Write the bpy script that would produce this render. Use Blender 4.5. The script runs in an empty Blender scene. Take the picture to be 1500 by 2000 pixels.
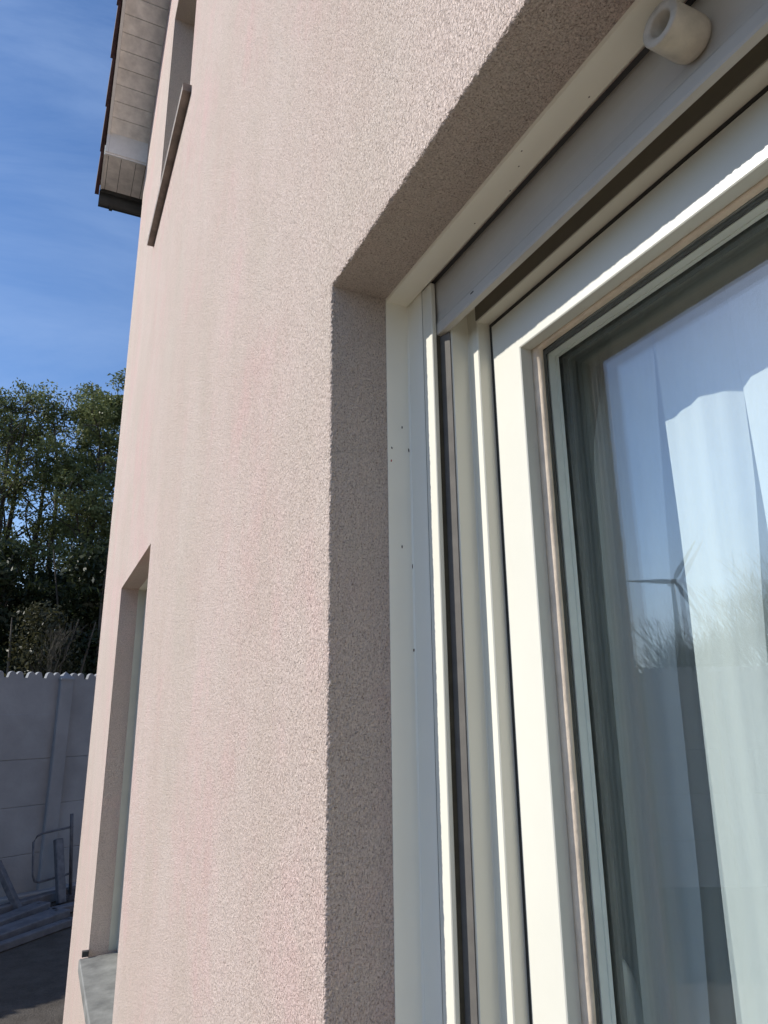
import bpy, bmesh, math, random
import numpy as np
from mathutils import Vector, Matrix, noise

random.seed(7); np.random.seed(7)
scn = bpy.context.scene
COL = scn.collection
E = 2.2                       # eye height above the yard

# ---------------------------------------------------------------- camera
F = Vector((0.4129, 0.8699, 0.2697)).normalized()
R = Vector((0.9047, -0.4260, -0.0111)); R = (R - F * R.dot(F)).normalized()
U = R.cross(F)
cam_data = bpy.data.cameras.new('camera')
cam_data.sensor_fit = 'VERTICAL'; cam_data.sensor_height = 24.0
cam_data.lens = 24.0 * 1370 / 2000
cam_data.clip_start = 0.01; cam_data.clip_end = 6000
cam = bpy.data.objects.new('camera', cam_data); COL.objects.link(cam)
M = Matrix.Identity(4)
for i in range(3):
    M[i][0] = R[i]; M[i][1] = U[i]; M[i][2] = -F[i]
M[2][3] = E
cam.matrix_world = M
scn.camera = cam

# ---------------------------------------------------------------- light
SUN = Vector((-1.0, 0.456, 0.72)).normalized()
sd = bpy.data.lights.new('sun', 'SUN'); sd.energy = 4.9; sd.angle = math.radians(0.5); sd.color = (1.0, 0.955, 0.89)
so = bpy.data.objects.new('sun', sd); COL.objects.link(so); so.location = (-20, 9, 20)
so.rotation_euler = (-SUN).to_track_quat('-Z', 'Y').to_euler()

w = bpy.data.worlds.new('World'); scn.world = w; w.use_nodes = True
nt = w.node_tree; nt.nodes.clear()
out = nt.nodes.new('ShaderNodeOutputWorld'); bg = nt.nodes.new('ShaderNodeBackground')
sky = nt.nodes.new('ShaderNodeTexSky'); sky.sky_type = 'NISHITA'; sky.sun_disc = False
sky.sun_elevation = math.asin(SUN.z); sky.sun_rotation = math.atan2(SUN.x, SUN.y)
sky.air_density = 1.0; sky.dust_density = 0.45; sky.ozone_density = 8.0
geo = nt.nodes.new('ShaderNodeTexCoord')
mp = nt.nodes.new('ShaderNodeMapping'); mp.inputs['Rotation'].default_value = (-1.15, 0.6, 0.2); mp.inputs['Scale'].default_value = (1.0, 5.5, 2.0)
nz = nt.nodes.new('ShaderNodeTexNoise'); nz.inputs['Scale'].default_value = 1.6; nz.inputs['Detail'].default_value = 7; nz.inputs['Roughness'].default_value = 0.62; nz.inputs['Distortion'].default_value = 0.5
cr = nt.nodes.new('ShaderNodeValToRGB'); cr.color_ramp.elements[0].position = 0.40; cr.color_ramp.elements[1].position = 0.72
cr.color_ramp.elements[1].color = (0.42, 0.42, 0.42, 1)
mx = nt.nodes.new('ShaderNodeMix'); mx.data_type = 'RGBA'; mx.inputs['B'].default_value = (2.6, 3.6, 5.6, 1)
nt.links.new(geo.outputs['Generated'], mp.inputs['Vector']); nt.links.new(mp.outputs[0], nz.inputs['Vector'])
nt.links.new(nz.outputs['Fac'], cr.inputs[0]); nt.links.new(cr.outputs[0], mx.inputs['Factor'])
nt.links.new(sky.outputs[0], mx.inputs['A'])
sep = nt.nodes.new('ShaderNodeSeparateXYZ'); nt.links.new(geo.outputs['Generated'], sep.inputs[0])        # pale haze low over the horizon
hz_ = nt.nodes.new('ShaderNodeMapRange'); hz_.inputs['From Min'].default_value = 0.32; hz_.inputs['From Max'].default_value = 0.0; hz_.inputs['To Max'].default_value = 0.62; hz_.interpolation_type = 'SMOOTHSTEP'
nt.links.new(sep.outputs['Z'], hz_.inputs['Value'])
mh = nt.nodes.new('ShaderNodeMix'); mh.data_type = 'RGBA'; mh.inputs['B'].default_value = (5.6, 6.3, 7.2, 1)
nt.links.new(hz_.outputs[0], mh.inputs['Factor']); nt.links.new(mx.outputs['Result'], mh.inputs['A']); nt.links.new(mh.outputs['Result'], bg.inputs['Color'])
bg.inputs['Strength'].default_value = 0.15
nt.links.new(bg.outputs[0], out.inputs[0])

scn.view_settings.view_transform = 'Standard'; scn.view_settings.look = 'None'
scn.view_settings.exposure = 0.12; scn.view_settings.gamma = 1.0
scn.view_settings.use_curve_mapping = False
scn.render.engine = 'CYCLES'
scn.cycles.use_denoising = True
scn.cycles.max_bounces = 10; scn.cycles.transparent_max_bounces = 24
scn.cycles.caustics_reflective = False; scn.cycles.caustics_refractive = False

# ---------------------------------------------------------------- materials
class NT:
    def __init__(s, name):
        s.m = bpy.data.materials.new(name); s.m.use_nodes = True
        s.t = s.m.node_tree; s.b = s.t.nodes['Principled BSDF']; s.out = s.t.nodes['Material Output']
    def n(s, kind, **kw):
        n = s.t.nodes.new(kind)
        for k, v in kw.items():
            if k in n.inputs: n.inputs[k].default_value = v
            else: setattr(n, k, v)
        return n
    def l(s, a, b): s.t.links.new(a, b)
    def coord(s, scale=(1, 1, 1), rot=(0, 0, 0)):
        c = s.n('ShaderNodeNewGeometry'); m = s.n('ShaderNodeMapping', Scale=scale, Rotation=rot)
        s.l(c.outputs['Position'], m.inputs['Vector']); return m.outputs[0]
    def noise(s, vec, scale, detail=3, rough=0.5, dist=0.0):
        n = s.n('ShaderNodeTexNoise', Scale=scale, Detail=detail, Roughness=rough, Distortion=dist); s.l(vec, n.inputs['Vector']); return n.outputs['Fac']
    def ramp(s, fac, stops):
        r = s.n('ShaderNodeValToRGB'); e = r.color_ramp.elements
        while len(e) < len(stops): e.new(0.5)
        for x, (p, c) in zip(e, stops): x.position = p; x.color = (*c, 1) if len(c) == 3 else c
        s.l(fac, r.inputs[0]); return r.outputs[0]
    def mix(s, fac, a, b, mode='MIX'):
        m = s.n('ShaderNodeMix', data_type='RGBA', blend_type=mode)
        for v, k in ((fac, 'Factor'), (a, 'A'), (b, 'B')):
            if isinstance(v, (int, float)): m.inputs[k].default_value = v
            elif isinstance(v, tuple): m.inputs[k].default_value = (*v, 1) if len(v) == 3 else v
            else: s.l(v, m.inputs[k])
        return m.outputs['Result']
    def bump(s, h, dist, strength=1.0, prev=None):
        b = s.n('ShaderNodeBump', Distance=dist, Strength=strength); s.l(h, b.inputs['Height'])
        if prev is not None: s.l(prev, b.inputs['Normal'])
        return b.outputs[0]

def simple(name, col, rough=0.5, metal=0.0, var=0.12, vscale=6.0, bump=0.0, bscale=60.0, spec=0.5, spots=0.0):
    k = NT(name); v = k.coord()
    n1 = k.noise(v, vscale, 5, 0.6)
    lo = tuple(c * (1 - var) for c in col); hi = tuple(min(1, c * (1 + var * 0.6)) for c in col)
    c = k.ramp(n1, [(0.3, lo), (0.7, hi)])
    if spots:
        vo = k.n('ShaderNodeTexVoronoi', Scale=34.0, feature='F1', Randomness=1.0); k.l(v, vo.inputs['Vector'])
        wn = k.noise(v, 17.0, 0)
        a = k.n('ShaderNodeMath', operation='LESS_THAN'); k.l(vo.outputs['Distance'], a.inputs[0]); a.inputs[1].default_value = 0.055
        b = k.n('ShaderNodeMath', operation='GREATER_THAN'); k.l(wn, b.inputs[0]); b.inputs[1].default_value = 1 - spots
        d = k.n('ShaderNodeMath', operation='MULTIPLY'); k.l(a.outputs[0], d.inputs[0]); k.l(b.outputs[0], d.inputs[1])
        c = k.mix(d.outputs[0], c, (0.05, 0.03, 0.02))
    k.l(c, k.b.inputs['Base Color'])
    k.b.inputs['Roughness'].default_value = rough; k.b.inputs['Metallic'].default_value = metal
    k.b.inputs['Specular IOR Level'].default_value = spec
    if bump:
        n2 = k.noise(v, bscale, 4, 0.6); k.l(k.bump(n2, bump), k.b.inputs['Normal'])
    return k.m

def stucco():
    k = NT('stucco'); v = k.coord()
    vz = k.coord((1.0, 1.0, 0.72))
    fine = k.noise(vz, 330.0, 3, 0.62, 0.8)
    mid = k.noise(vz, 200.0, 2, 0.5, 0.6)
    broad = k.noise(k.coord((1, 1.0, 0.7)), 1.3, 6, 0.72)
    spk = k.noise(vz, 430.0, 3, 0.6)
    base = k.ramp(broad, [(0.36, (0.635, 0.545, 0.475)), (0.52, (0.655, 0.540, 0.478)), (0.64, (0.685, 0.515, 0.470))])
    tint = k.ramp(spk, [(0.30, (0.52, 0.47, 0.44)), (0.46, (0.97, 0.96, 0.95)), (0.66, (1.14, 1.14, 1.14))])
    c = k.mix(1.0, base, tint, 'MULTIPLY')
    dirt = k.ramp(k.noise(k.coord((1, 1.6, 0.8)), 1.8, 6, 0.7), [(0.35, (0.93, 0.92, 0.90)), (0.65, (1.0, 1.0, 1.0))])
    c = k.mix(1.0, c, dirt, 'MULTIPLY')
    k.l(c, k.b.inputs['Base Color']); k.b.inputs['Roughness'].default_value = 0.95; k.b.inputs['Specular IOR Level'].default_value = 0.15
    nb = k.bump(mid, 0.0050, 1.0); nb = k.bump(fine, 0.0052, 1.0, nb)
    k.l(nb, k.b.inputs['Normal']); return k.m

def glass(name='window_glass', tint=(0.975, 0.99, 0.985), f0=0.085):
    k = NT(name); k.t.nodes.remove(k.b)
    tr = k.n('ShaderNodeBsdfTransparent'); tr.inputs[0].default_value = (*tint, 1)
    gl = k.n('ShaderNodeBsdfGlossy'); gl.inputs['Roughness'].default_value = 0.0; gl.inputs[0].default_value = (1, 1, 1, 1)
    lw = k.n('ShaderNodeLayerWeight', Blend=0.5)
    pw = k.n('ShaderNodeMath', operation='POWER'); k.l(lw.outputs['Facing'], pw.inputs[0]); pw.inputs[1].default_value = 5
    ma = k.n('ShaderNodeMath', operation='MULTIPLY_ADD'); k.l(pw.outputs[0], ma.inputs[0]); ma.inputs[1].default_value = 1 - f0; ma.inputs[2].default_value = f0
    mxs = k.n('ShaderNodeMixShader'); k.l(ma.outputs[0], mxs.inputs[0]); k.l(tr.outputs[0], mxs.inputs[1]); k.l(gl.outputs[0], mxs.inputs[2])
    k.l(mxs.outputs[0], k.out.inputs[0]); return k.m

def sheer():
    k = NT('sheer_fabric'); k.t.nodes.remove(k.b)
    v = k.coord((1, 1, 1)); wv = k.noise(k.coord((1, 6, 1)), 60, 3, 0.6)
    wr = k.noise(k.coord((1, 1, 0.45)), 85, 4, 0.65, 1.2)
    col = k.ramp(wv, [(0.3, (0.88, 0.92, 0.92)), (0.7, (0.93, 0.96, 0.96))])
    bn = k.bump(wr, 0.0012, 0.5)
    df = k.n('ShaderNodeBsdfDiffuse'); k.l(col, df.inputs[0]); tl = k.n('ShaderNodeBsdfTranslucent'); k.l(col, tl.inputs[0]); k.l(bn, df.inputs['Normal'])
    tp = k.n('ShaderNodeBsdfTransparent'); tp.inputs[0].default_value = (0.95, 0.97, 0.97, 1)
    a = k.n('ShaderNodeMixShader'); a.inputs[0].default_value = 0.20; k.l(df.outputs[0], a.inputs[1]); k.l(tl.outputs[0], a.inputs[2])
    b = k.n('ShaderNodeMixShader'); b.inputs[0].default_value = 0.93; k.l(tp.outputs[0], b.inputs[1]); k.l(a.outputs[0], b.inputs[2])
    k.l(b.outputs[0], k.out.inputs[0]); return k.m

def foliage(name, dark, light):
    k = NT(name); k.t.nodes.remove(k.b)
    n1 = k.noise(k.coord(), 1.1, 4, 0.6); n2 = k.noise(k.coord(), 14, 2)
    c = k.ramp(n1, [(0.35, dark), (0.65, light)]); c = k.mix(0.35, c, k.ramp(n2, [(0.3, dark), (0.7, light)]))
    df = k.n('ShaderNodeBsdfDiffuse'); k.l(c, df.inputs[0]); tl = k.n('ShaderNodeBsdfTranslucent'); k.l(c, tl.inputs[0])
    gl = k.n('ShaderNodeBsdfGlossy', Roughness=0.45); gl.inputs[0].default_value = (0.5, 0.5, 0.5, 1)
    a = k.n('ShaderNodeMixShader'); a.inputs[0].default_value = 0.3; k.l(df.outputs[0], a.inputs[1]); k.l(tl.outputs[0], a.inputs[2])
    b = k.n('ShaderNodeMixShader'); b.inputs[0].default_value = 0.05; k.l(a.outputs[0], b.inputs[1]); k.l(gl.outputs[0], b.inputs[2])
    k.l(b.outputs[0], k.out.inputs[0]); return k.m

def ground_mat():
    k = NT('yard_ground'); v = k.coord()
    n1 = k.noise(v, 0.6, 6, 0.65); n2 = k.noise(v, 38, 4, 0.7); n3 = k.noise(v, 5, 5, 0.6)
    c = k.ramp(n1, [(0.3, (0.075, 0.063, 0.050)), (0.7, (0.105, 0.09, 0.072))])
    c = k.mix(0.5, c, k.ramp(n2, [(0.3, (0.04, 0.035, 0.03)), (0.75, (0.13, 0.11, 0.09))]))
    c = k.mix(0.25, c, k.ramp(n3, [(0.4, (0.06, 0.055, 0.05)), (0.6, (0.15, 0.14, 0.125))]))
    k.l(c, k.b.inputs['Base Color']); k.b.inputs['Roughness'].default_value = 0.95; k.b.inputs['Specular IOR Level'].default_value = 0.2
    k.l(k.bump(n2, 0.02, 0.8), k.b.inputs['Normal']); return k.m

m_wall = stucco()
m_pvc = simple('white_pvc', (0.86, 0.825, 0.70), 0.30, var=0.03, vscale=3, spec=0.45, bump=0.00025, bscale=9)
m_pvcspot = simple('spotted_white_pvc', (0.87, 0.845, 0.73), 0.30, var=0.04, vscale=4)
m_sash = simple('cream_pvc', (0.71, 0.69, 0.585), 0.32, var=0.04, vscale=3, spec=0.45, bump=0.00025, bscale=9)
m_lsash = simple('sash_pvc', (0.665, 0.65, 0.565), 0.32, var=0.05, vscale=3, spec=0.45, bump=0.00025, bscale=9)
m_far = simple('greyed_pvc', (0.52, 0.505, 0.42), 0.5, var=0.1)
m_shut = simple('shutter_paint', (0.47, 0.445, 0.395), 0.42, var=0.08, vscale=9, bump=0.0003, bscale=30)
m_stop = simple('aged_cream_plastic', (0.54, 0.475, 0.375), 0.5, var=0.18, vscale=60)
m_black = simple('black_rubber', (0.025, 0.025, 0.025), 0.55, var=0.2)
m_gask = simple('grey_gasket', (0.06, 0.065, 0.06), 0.35, var=0.3, vscale=30)
m_bead = simple('tan_sealant', (0.80, 0.66, 0.50), 0.6, var=0.2, vscale=26, bump=0.002, bscale=40)
m_inner = simple('pale_green_bead', (0.80, 0.86, 0.79), 0.35, var=0.08, vscale=15)
m_brush = simple('olive_brush_seal', (0.075, 0.065, 0.042), 0.9, var=0.3, vscale=30)  # dark olive strip inside the guide channel
m_brush2 = simple('grey_brush_seal', (0.13, 0.12, 0.105), 0.9, var=0.2, vscale=30)
m_dirt = simple('dirt_speck', (0.06, 0.03, 0.02), 0.9)
m_red = simple('red_speck', (0.4, 0.06, 0.04), 0.9)
m_glass = glass(); m_sheer = sheer()
m_stone = simple('blue_stone_sill', (0.20, 0.20, 0.185), 0.75, var=0.45, vscale=9, bump=0.002, bscale=50)
m_sillup = simple('weathered_sill', (0.24, 0.20, 0.17), 0.8, var=0.4, vscale=14, bump=0.002, bscale=50)
m_soffit = simple('weathered_soffit', (0.84, 0.82, 0.76), 0.7, var=0.22, vscale=11)
m_trim = simple('white_trim', (0.80, 0.80, 0.76), 0.4, var=0.1, vscale=10)
m_gut = simple('dark_gutter', (0.035, 0.038, 0.036), 0.5, var=0.3, vscale=8)
m_tile = simple('roof_tile', (0.055, 0.022, 0.020), 0.8, var=0.5, vscale=8, bump=0.003, bscale=60)
m_conc = simple('painted_concrete', (0.31, 0.32, 0.33), 0.85, var=0.20, vscale=1.6, bump=0.003, bscale=24, spec=0.2)
m_steel = simple('grey_steel', (0.13, 0.135, 0.15), 0.6, metal=0.2, var=0.4, vscale=12, bump=0.002, bscale=40)
m_slab = simple('stacked_concrete', (0.14, 0.145, 0.16), 0.9, var=0.35, vscale=6, bump=0.004, bscale=40)
m_bark = simple('bark', (0.10, 0.085, 0.065), 0.9, var=0.5, vscale=9, bump=0.01, bscale=20)
m_dead = simple('dead_bark', (0.09, 0.078, 0.055), 0.9, var=0.4, vscale=9)
m_leafA = foliage('leaf_grey_green', (0.095, 0.120, 0.036), (0.25, 0.275, 0.11))
m_leafB = foliage('leaf_dark_green', (0.018, 0.028, 0.010), (0.055, 0.070, 0.028))
m_leafC = foliage('leaf_olive', (0.035, 0.038, 0.015), (0.085, 0.08, 0.035))
m_plaster = simple('interior_plaster', (0.78, 0.77, 0.73), 0.9, var=0.1)
m_floor = simple('interior_floor', (0.34, 0.29, 0.23), 0.5, var=0.3)
m_turb = simple('turbine_white', (0.6, 0.6, 0.6), 0.5, var=0.05, vscale=0.1)
m_ground = ground_mat()

# ---------------------------------------------------------------- helpers
def V(x, y, z): return Vector((x, y, z + E))         # z measured from eye height
def link(name, me, mat, parent=None, **props):
    o = bpy.data.objects.new(name, me); COL.objects.link(o)
    if mat: me.materials.append(mat)
    if parent: o.parent = parent
    for k, v in props.items(): o[k] = v
    return o
def obj(name, bm, mat, parent=None, smooth=False, **props):
    bmesh.ops.recalc_face_normals(bm, faces=bm.faces[:])
    me = bpy.data.meshes.new(name); bm.to_mesh(me); bm.free()
    if smooth: me.shade_smooth()
    return link(name, me, mat, parent, **props)
def empty(name, loc=(0, 0, 0), parent=None, **props):
    o = bpy.data.objects.new(name, None); COL.objects.link(o); o.location = loc
    if parent: o.parent = parent
    for k, v in props.items(): o[k] = v
    return o
def under(ob, root):                                   # parent keeping the world place
    ob.parent = root; ob.matrix_parent_inverse = Matrix.Translation(-Vector(root.location)); return ob
def box(bm, x0, x1, y0, y1, z0, z1, bev=0.0):
    vs = [bm.verts.new(V(x, y, z)) for x in (x0, x1) for y in (y0, y1) for z in (z0, z1)]
    fs = [bm.faces.new([vs[i] for i in q]) for q in ((0, 1, 3, 2), (4, 6, 7, 5), (0, 4, 5, 1), (2, 3, 7, 6), (0, 2, 6, 4), (1, 5, 7, 3))]
    if bev: bmesh.ops.bevel(bm, geom=list({e for f in fs for e in f.edges}), offset=bev, segments=2, affect='EDGES')
def boxo(name, dims, mat, parent=None, bev=0.0, **p):
    bm = bmesh.new(); box(bm, *dims, bev=bev); return obj(name, bm, mat, parent, **p)
def ring(bm, rect, pts, closed=True, nseg=1, disp=None):
    """sweep a section [(x, inset_side, inset_top[, inset_bottom])] round an opening rect=(y0,y1,z0,z1) with mitred corners"""
    y0, y1, z0, z1 = rect; loops = []
    for p in pts:
        x, ij, it = p[:3]; ib = p[3] if len(p) > 3 else ij
        c = [(y1 - ij, z0 + ib), (y1 - ij, z1 - it), (y0 + ij, z1 - it), (y0 + ij, z0 + ib)]
        L = []
        for k in range(4):
            a, b = c[k], c[(k + 1) % 4]
            for s in range(nseg):
                t = s / nseg; q = Vector((x, a[0] + (b[0] - a[0]) * t, a[1] + (b[1] - a[1]) * t))
                if disp: q = disp(q, p, k, t)
                L.append(bm.verts.new(V(*q)))
        loops.append(L)
    n = len(loops[0]); rng = range(len(loops)) if closed else range(len(loops) - 1)
    for i in rng:
        A, B = loops[i], loops[(i + 1) % len(loops)]
        for j in range(n): bm.faces.new((A[j], A[(j + 1) % n], B[(j + 1) % n], B[j]))
def tube(bm, pts, rad, n=10, cap=True, up=Vector((0, 0, 1))):
    rings = []; P = [Vector(p) for p in pts]
    rad = rad if isinstance(rad, (list, tuple)) else [rad] * len(P)
    for i, p in enumerate(P):
        d = (P[min(i + 1, len(P) - 1)] - P[max(i - 1, 0)]).normalized()
        a = d.cross(up)
        if a.length < 0.1: a = d.cross(Vector((1, 0, 0)))
        a.normalize(); b = d.cross(a)
        rings.append([bm.verts.new(p + (a * math.cos(t) + b * math.sin(t)) * rad[i]) for t in [2 * math.pi * k / n for k in range(n)]])
    for A, B in zip(rings, rings[1:]):
        for j in range(n): bm.faces.new((A[j], A[(j + 1) % n], B[(j + 1) % n], B[j]))
    if cap: bm.faces.new(rings[0][::-1]); bm.faces.new(rings[-1])
def extrude_y(bm, sec, y0, y1):
    a = [bm.verts.new(V(x, y0, z)) for x, z in sec]; b = [bm.verts.new(V(x, y1, z)) for x, z in sec]; n = len(sec)
    bm.faces.new(a); bm.faces.new(b[::-1])
    for i in range(n): bm.faces.new((a[i], b[i], b[(i + 1) % n], a[(i + 1) % n]))
def extrude_z(bm, sec, z0, z1):
    a = [bm.verts.new(V(x, y, z0)) for x, y in sec]; b = [bm.verts.new(V(x, y, z1)) for x, y in sec]; n = len(sec)
    bm.faces.new(a); bm.faces.new(b[::-1])
    for i in range(n): bm.faces.new((a[i], b[i], b[(i + 1) % n], a[(i + 1) % n]))

# ================================================================ ground
bm = bmesh.new()
vs = [bm.verts.new(V(x, y, -2.2)) for x, y in ((-2500, -2500), (2500, -2500), (2500, 2500), (-2500, 2500))]; bm.faces.new(vs)
obj('ground', bm, m_ground, kind='structure')
# pale concrete terrace along the house, added out of view to bounce warm light up under the lintels
bm = bmesh.new(); box(bm, -1.9, 0.345, -6.0, 4.9, -2.3, -2.14, bev=0.01)
obj('bounce_terrace', bm, simple('bounce_concrete', (0.29, 0.25, 0.20), 0.9, var=0.15, vscale=2, bump=0.002, bscale=40), kind='structure')

# ================================================================ house
XW = 0.35; XI = 0.65; SL = 0.70
house = empty('house', V(XW, 5.8, -2.2), label='pink stuccoed gable wall of the house with white windows and red tiled roof edge', category='house')
def H(o): return under(o, house)
MAIN = (-0.9, 0.923, -1.18, 0.6528)
LOW = (3.06, 4.31, -1.235, 0.69)
UPP = (2.97, 4.15, 2.945, 4.80)

bm = bmesh.new()
mg = 0.02
holes = [(MAIN[0] - mg, MAIN[1] + mg, MAIN[2] - mg, MAIN[3] + mg), LOW, UPP]
ys = sorted({-5.8, 5.8, *[h[0] for h in holes], *[h[1] for h in holes]}); zs = sorted({-2.2, 4.82, *[h[2] for h in holes], *[h[3] for h in holes]})
for a, b in zip(ys, ys[1:]):
    for c, d in zip(zs, zs[1:]):
        my, mz = (a + b) / 2, (c + d) / 2
        if any(h[0] < my < h[1] and h[2] < mz < h[3] for h in holes): continue
        for X in (XW, XI):
            bm.faces.new([bm.verts.new(V(X, y, z)) for y, z in ((a, c), (b, c), (b, d), (a, d))])
top = lambda y: 5.03 + SL * (5.8 - abs(y))
for X in (XW, XI):
    bm.faces.new([bm.verts.new(V(X, y, z)) for y, z in ((-5.8, 4.82), (5.8, 4.82), (5.8, top(5.8)), (0, top(0)), (-5.8, top(-5.8)))])
for Y in (5.8, -5.8):
    bm.faces.new([bm.verts.new(V(x, Y, z)) for x, z in ((XW, -2.2), (9.0, -2.2), (9.0, 5.03), (XW, 5.03))])
bm.faces.new([bm.verts.new(V(9.0, y, z)) for y, z in ((-5.8, -2.2), (5.8, -2.2), (5.8, 5.03), (0, top(0)), (-5.8, 5.03))])
for h in (LOW, UPP): ring(bm, h, [(XW, 0, 0), (XI, 0, 0)], closed=False)
# rough rounded stucco arris round the near opening
sec = []
for i in range(9): sec.append((XW, -mg + (mg - 0.004) * i / 8, -mg + (mg - 0.004) * i / 8, -mg + (mg - 0.004) * i / 8))
for a in (18, 36, 54, 72): 
    r = 0.004; s = math.radians(a); i_ = -r + r * math.sin(s); x_ = XW + r - r * math.cos(s); sec.append((x_, i_, i_, i_))
for i in range(9): x_ = XW + 0.004 + 0.024 * i / 8; sec.append((x_, 0.0, 0.0, 0.0))
def rough(q, p, k, t):
    prof = max(0.0, 1 - abs((p[0] - XW) - (p[1] if p[1] < 0 else 0) * 1.0 - 0.0) / 0.02)
    amt = min(1, 1.4 * prof)
    n1 = noise.noise(Vector((q.x, q.y, q.z)) * 260) + 0.35 * noise.noise(Vector((q.x + 9, q.y, q.z)) * 90)
    n2 = 0.3 * noise.noise(Vector((q.x, q.y + 5, q.z)) * 23)
    d = (n1 + n2) * 0.0013 * amt
    dr = Vector((-1, 0, 0)) * 0.8
    dr += [Vector((0, -1, 0)), Vector((0, 0, -1)), Vector((0, 1, 0)), Vector((0, 0, 1))][k] * (0.9 if 0.004 < t < 0.996 else 0)
    return q + dr * d
ring(bm, MAIN, sec, closed=False, nseg=720, disp=rough)
ring(bm, MAIN, [(XW + 0.028, 0, 0, 0), (XI, 0, 0, 0)], closed=False)
bmesh.ops.remove_doubles(bm, verts=bm.verts[:], dist=0.0004)
H(obj('wall', bm, m_wall))

# interior of the room behind the near window
bm = bmesh.new(); x0, x1, y0, y1, z0, z1 = XI + 0.002, 4.4, -2.6, 2.4, -1.95, 0.86
c = [[(x0, y0, z1), (x1, y0, z1), (x1, y1, z1), (x0, y1, z1)], [(x1, y0, z0), (x1, y1, z0), (x1, y1, z1), (x1, y0, z1)],
     [(x0, y0, z0), (x1, y0, z0), (x1, y0, z1), (x0, y0, z1)], [(x0, y1, z0), (x1, y1, z0), (x1, y1, z1), (x0, y1, z1)]]
for q in c: bm.faces.new([bm.verts.new(V(*p)) for p in q])
H(obj('interior_wall', bm, m_plaster))
bm = bmesh.new(); bm.faces.new([bm.verts.new(V(*p)) for p in ((x0, y0, z0), (x1, y0, z0), (x1, y1, z0), (x0, y1, z0))])
H(obj('interior_floor', bm, m_floor))

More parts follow.
